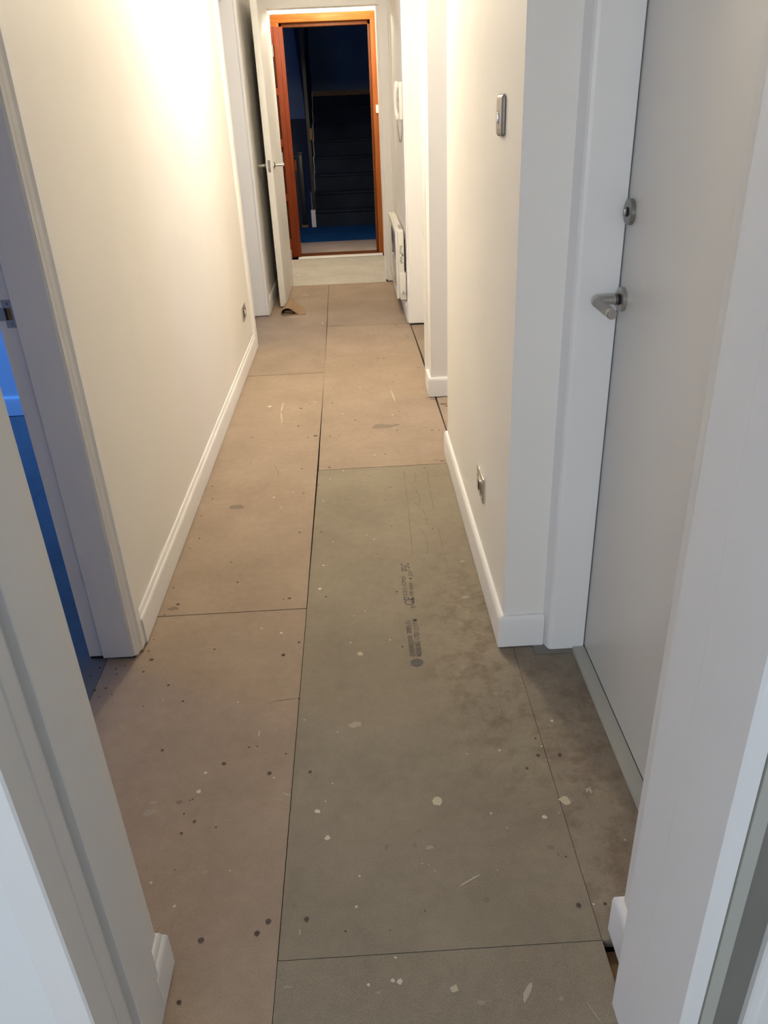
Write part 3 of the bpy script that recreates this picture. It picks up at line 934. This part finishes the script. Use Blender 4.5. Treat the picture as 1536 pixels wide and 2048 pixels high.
# intercom phone
t = thing('intercom_phone', 'white intercom handset with coiled cord on the wall above the heater', 'intercom', (0.348, 5.615, 1.285))
B().box(-0.026, 0.001, -0.045, 0.045, 0.0, 0.215, bev=0.006, seg=3).build('base', 'plastic', t, smooth=True)
hs = B()
pts, rr = [], []
for k in range(15):
    f = k / 14
    z = 0.003 + 0.215 * f
    x = -0.033 - 0.013 * math.sin(math.pi * f) ** 0.8
    pts.append((x, 0.012, z))
    rr.append(0.0165 - 0.006 * math.sin(math.pi * f) + (0.0 if 0 < k < 14 else -0.004))
hs.tube(pts, rr, 14)
h = hs.build('handset', 'plastic', t, smooth=True)
B().disc((1, 0, 0), (-0.034, 0.012, 0.197), [(0.016, 0), (0.0185, 0.006), (0.015, 0.013)], 20).build('earpiece', 'plastic', h, smooth=True)
B().disc((1, 0, 0), (-0.034, 0.012, 0.022), [(0.016, 0), (0.0185, 0.006), (0.015, 0.013)], 20).build('mouthpiece', 'plastic', h, smooth=True)
B().box(-0.030, -0.024, -0.034, -0.014, 0.10, 0.125, bev=0.002).build('door_button', 'plasticg', t, smooth=True)
cp = []
for k in range(241):
    f = k / 240
    an = math.pi * f
    cy = 0.012 - 0.022 * (1 - math.cos(an)) * 0.5 * 1.2
    cx = -0.038 + 0.034 * f
    cz = 0.004 - 0.135 * math.sin(an) ** 0.75
    ph = f * 2 * math.pi * 34
    cp.append((cx + 0.0042 * math.cos(ph), cy + 0.0042 * math.sin(ph), cz))
B().tube(cp, 0.0017, 5).build('coiled_cord', 'plasticg', t, smooth=True)

# cardboard door wedge: flat sheet with a folded flap over it
t = thing('cardboard_wedge', 'folded piece of brown cardboard wedged under the open white door', 'cardboard')
c0, c1, c2, c3 = fl(564, 632), fl(613, 629), fl(608, 613), fl(572, 606)
B().prism([c0, c1, c2, c3], 0.0006, 0.0048).build('bottom_sheet', 'card', t)


def arch(name, xs, y0, y1, mat, th=0.004, skew=0.0, closed=False):
    """curled sheet: profile list of (x, z) swept along y"""
    b = B()
    nrm = []
    for i in range(len(xs)):
        a = Vector(xs[max(0, i - 1)])
        c = Vector(xs[min(len(xs) - 1, i + 1)])
        d_ = (c - a).normalized()
        nrm.append(Vector((-d_.y, d_.x)))
    up = [Vector(p) + n * th for p, n in zip(xs, nrm)]
    ring = [Vector(p) for p in xs] + up[::-1]
    v0 = [b.bm.verts.new((p.x, y0, p.y)) for p in ring]
    v1 = [b.bm.verts.new((p.x + skew, y1, p.y)) for p in ring]
    n = len(ring)
    m = len(xs)
    for i in range(n):
        j = (i + 1) % n
        b.bm.faces.new((v0[i], v0[j], v1[j], v1[i]))
    for i in range(m - 1):
        for vv in (v0, v1):
            b.bm.faces.new((vv[i], vv[i + 1], vv[n - 2 - i], vv[n - 1 - i]))
    return b.build(name, mat, t, smooth=True)


arch('folded_flap', [(-0.590, 0.005), (-0.589, 0.024), (-0.576, 0.041), (-0.552, 0.050), (-0.530, 0.048), (-0.505, 0.034), (-0.482, 0.014), (-0.466, 0.0055)],
     5.885, 6.128, 'card', skew=0.012)
arch('inner_curl', [(-0.578, 0.006), (-0.555, 0.011), (-0.515, 0.013), (-0.500, 0.019), (-0.505, 0.026), (-0.530, 0.028), (-0.566, 0.023)],
     5.890, 6.10, 'card', th=0.0025)
B().box(-0.583, -0.512, 5.935, 5.945, 0.005, 0.029).build('inner_fold', 'cardd', t)  # dark sheet put inside so the hollow of the flap reads as shaded
arch('torn_corner', [(-0.562, 0.012), (-0.545, 0.022), (-0.525, 0.020), (-0.512, 0.006)], 6.15, 6.36, 'card', skew=-0.012)

# ------------------------------------------------------------------ stairwell beyond the entrance
SW = 4.2
for nm, lab, bs in (('wall_stairwell_left', 'dark wall on the descending side of the stairwell', [(-2.4, -2.3, 8.66, 13.6, -2.0, SW)]),
                    ('wall_stairwell_right', 'dark wall on the climbing side of the stairwell', [(1.25, 1.35, 8.66, 13.6, -0.2, SW)]),
                    ('wall_stairwell_back', 'dark blue lit wall above the top of the stairs', [(-2.4, 1.35, 13.6, 13.7, -2.0, SW)]),
                    ('wall_stairwell_front', 'stairwell side of the entrance wall', [(0.285, 1.35, 8.58, 8.66, 0, SW), (-2.4, -0.674, 8.58, 8.66, 0, SW), (-0.674, 0.285, 8.58, 8.66, 2.16, SW)])):
    b = B()
    for q in bs:
        b.box(*q)
    b.build(nm, 'stairwall', **struct(lab, 'wall'))
box('ceiling_stairwell', 'stairwall', (-2.4, 1.35, 8.56, 13.7, SW, SW + 0.1), **struct('ceiling high over the stairwell', 'ceiling'))
b = B()
b.box(-0.72, 1.25, 8.60, 10.66, -0.12, 0.0)
b.box(-2.3, -0.72, 8.66, 9.60, -0.12, 0.0)
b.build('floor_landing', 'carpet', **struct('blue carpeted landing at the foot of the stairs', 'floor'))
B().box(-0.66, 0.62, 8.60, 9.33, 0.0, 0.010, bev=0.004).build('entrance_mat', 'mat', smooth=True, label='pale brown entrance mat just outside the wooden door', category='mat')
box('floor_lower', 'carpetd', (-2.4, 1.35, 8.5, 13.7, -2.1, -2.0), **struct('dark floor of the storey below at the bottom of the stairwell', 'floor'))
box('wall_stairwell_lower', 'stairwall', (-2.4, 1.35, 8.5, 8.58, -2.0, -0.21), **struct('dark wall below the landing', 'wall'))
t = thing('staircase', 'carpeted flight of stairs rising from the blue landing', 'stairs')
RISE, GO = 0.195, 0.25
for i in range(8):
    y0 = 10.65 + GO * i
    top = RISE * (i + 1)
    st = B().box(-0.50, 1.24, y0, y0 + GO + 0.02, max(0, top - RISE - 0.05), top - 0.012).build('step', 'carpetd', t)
    B().box(-0.50, 1.24, y0 - 0.022, y0 + GO, top - 0.026, top, bev=0.010).build('tread_nosing', 'carpetd', st, smooth=True)
    B().box(-0.556, -0.50, y0 - 0.004, y0 + GO - 0.002, max(0, top - RISE - 0.06), top + 0.012, bev=0.003).build('stringer_block', 'trim', st, smooth=True)
B().box(-0.50, 1.24, 12.64, 13.59, RISE * 8 - 0.18, RISE * 8 - 0.02).build('upper_landing', 'carpetd', t)
B().box(-0.50, 1.24, 12.37, 12.44, RISE * 8 - 0.05, RISE * 8 + 0.012, bev=0.004).build('landing_edge', 'joist', t, smooth=True)
# balustrade beside the flight: posts and sloping rail
B().box(-0.535, -0.487, 10.70, 10.745, 0.20, 3.6, bev=0.004).build('railing_post', 'blackm', t)
B().box(-0.60, -0.555, 11.9, 11.945, 0.9, 3.9, bev=0.004).build('railing_post', 'blackm', t)
B().tube([(-0.515, 10.74, 1.12), (-0.515, 12.5, 2.52)], 0.022, 12).build('sloping_rail', 'blackm', t, smooth=True)
B().tube([(-0.515, 10.74, 0.42), (-0.515, 12.5, 1.80)], 0.012, 8).build('sloping_rail', 'blackm', t, smooth=True)
for i in range(7):
    y = 10.86 + 0.25 * i
    B().tube([(-0.515, y, RISE * (i + 1)), (-0.515, y, 1.12 + (y - 10.74) * 0.795)], 0.008, 8).build('baluster', 'blackm', t, smooth=True)
bk = B().box(-0.505, -0.465, 10.685, 10.705, 1.02, 1.15, bev=0.002).build('rail_bracket', 'joist', t)
t = thing('newel_post', 'short dark newel post beside the stairs on the blue landing', 'post', (-0.645, 10.70, 0.0))
B().box(-0.03, 0.03, -0.03, 0.03, 0.0, 0.86, bev=0.004).build('shaft', 'blackm', t, smooth=True)
B().box(-0.037, 0.037, -0.037, 0.037, 0.86, 0.89, bev=0.006).build('cap', 'blackm', t, smooth=True)
B().box(-0.040, 0.040, -0.040, 0.040, 0.0, 0.03, bev=0.004).build('foot', 'joist', t, smooth=True)
t = thing('lower_railing', 'dark rail going down beside the newel post with a wooden bracket', 'railing')
B().tube([(-0.70, 10.66, 0.84), (-1.5, 10.66, 0.84)], 0.022, 12).build('rail', 'blackm', t, smooth=True)
B().box(-1.55, -0.70, 10.67, 10.69, -0.12, 0.80).build('infill_panel', 'blackm', t)  # solid black panel added to darken the view of the lower stairwell wall
B().box(-0.715, -0.690, 10.64, 10.665, 0.68, 0.80, bev=0.002).build('bracket', 'oak', t)
for i in range(6):
    B().tube([(-0.75 - 0.12 * i, 10.66, -0.1), (-0.75 - 0.12 * i, 10.66, 0.84)], 0.009, 8).build('baluster', 'blackm', t, smooth=True)
# underside of the flight that comes down from the storey above: pale slab with sloping edge
b = B()
zz = [(-2.3, 1.24), (-0.62, 1.24), (-0.70, 2.36), (-0.82, 4.1), (-2.3, 4.1)]
vs0 = [b.bm.verts.new((x, 12.5, z)) for x, z in zz]
vs1 = [b.bm.verts.new((x, 12.7, z)) for x, z in zz]
for i in range(5):
    j = (i + 1) % 5
    b.bm.faces.new((vs0[i], vs0[j], vs1[j], vs1[i]))
b.bm.faces.new(vs0)
b.bm.faces.new(vs1[::-1])
box('wall_understairs', 'understairs', (-2.3, -0.60, 12.52, 12.62, -2.0, 1.235), **struct('near black panelling below the pale slanting stair wall', 'wall'))  # screen added to keep the lower stairwell dark
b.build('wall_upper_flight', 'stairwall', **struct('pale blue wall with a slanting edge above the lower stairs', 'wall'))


# ------------------------------------------------------------------ ceiling lamps
def ceiling_lamp(label, x, y, energy, col, rad):
    t = thing('ceiling_lamp', label, 'lamp', (x, y, HZ))
    B().disc((0, 0, -1), (0, 0, 0), [(0.13, 0.0), (0.13, 0.018), (0.12, 0.022)], 32).build('base', 'trim', t, smooth=True)
    B().disc((0, 0, -1), (0, 0, 0), [(0.118, 0.020), (0.112, 0.045), (0.085, 0.068), (0.04, 0.08), (0.01, 0.082)], 32).build('diffuser', 'lamp', t, smooth=True)
    l = bpy.data.lights.new('bulb', 'POINT')
    l.energy = energy
    l.color = col
    l.shadow_soft_size = rad
    o = bpy.data.objects.new('bulb', l)
    COL.objects.link(o)
    o.parent = t
    o.location = (0, 0, -0.16)


ceiling_lamp('round ceiling lamp over the middle of the hallway', -0.235, 3.85, 47, (1.0, 0.885, 0.70), 0.06)
ceiling_lamp('round ceiling lamp in the entrance lobby', -0.15, 7.75, 30, (1.0, 0.885, 0.70), 0.06)
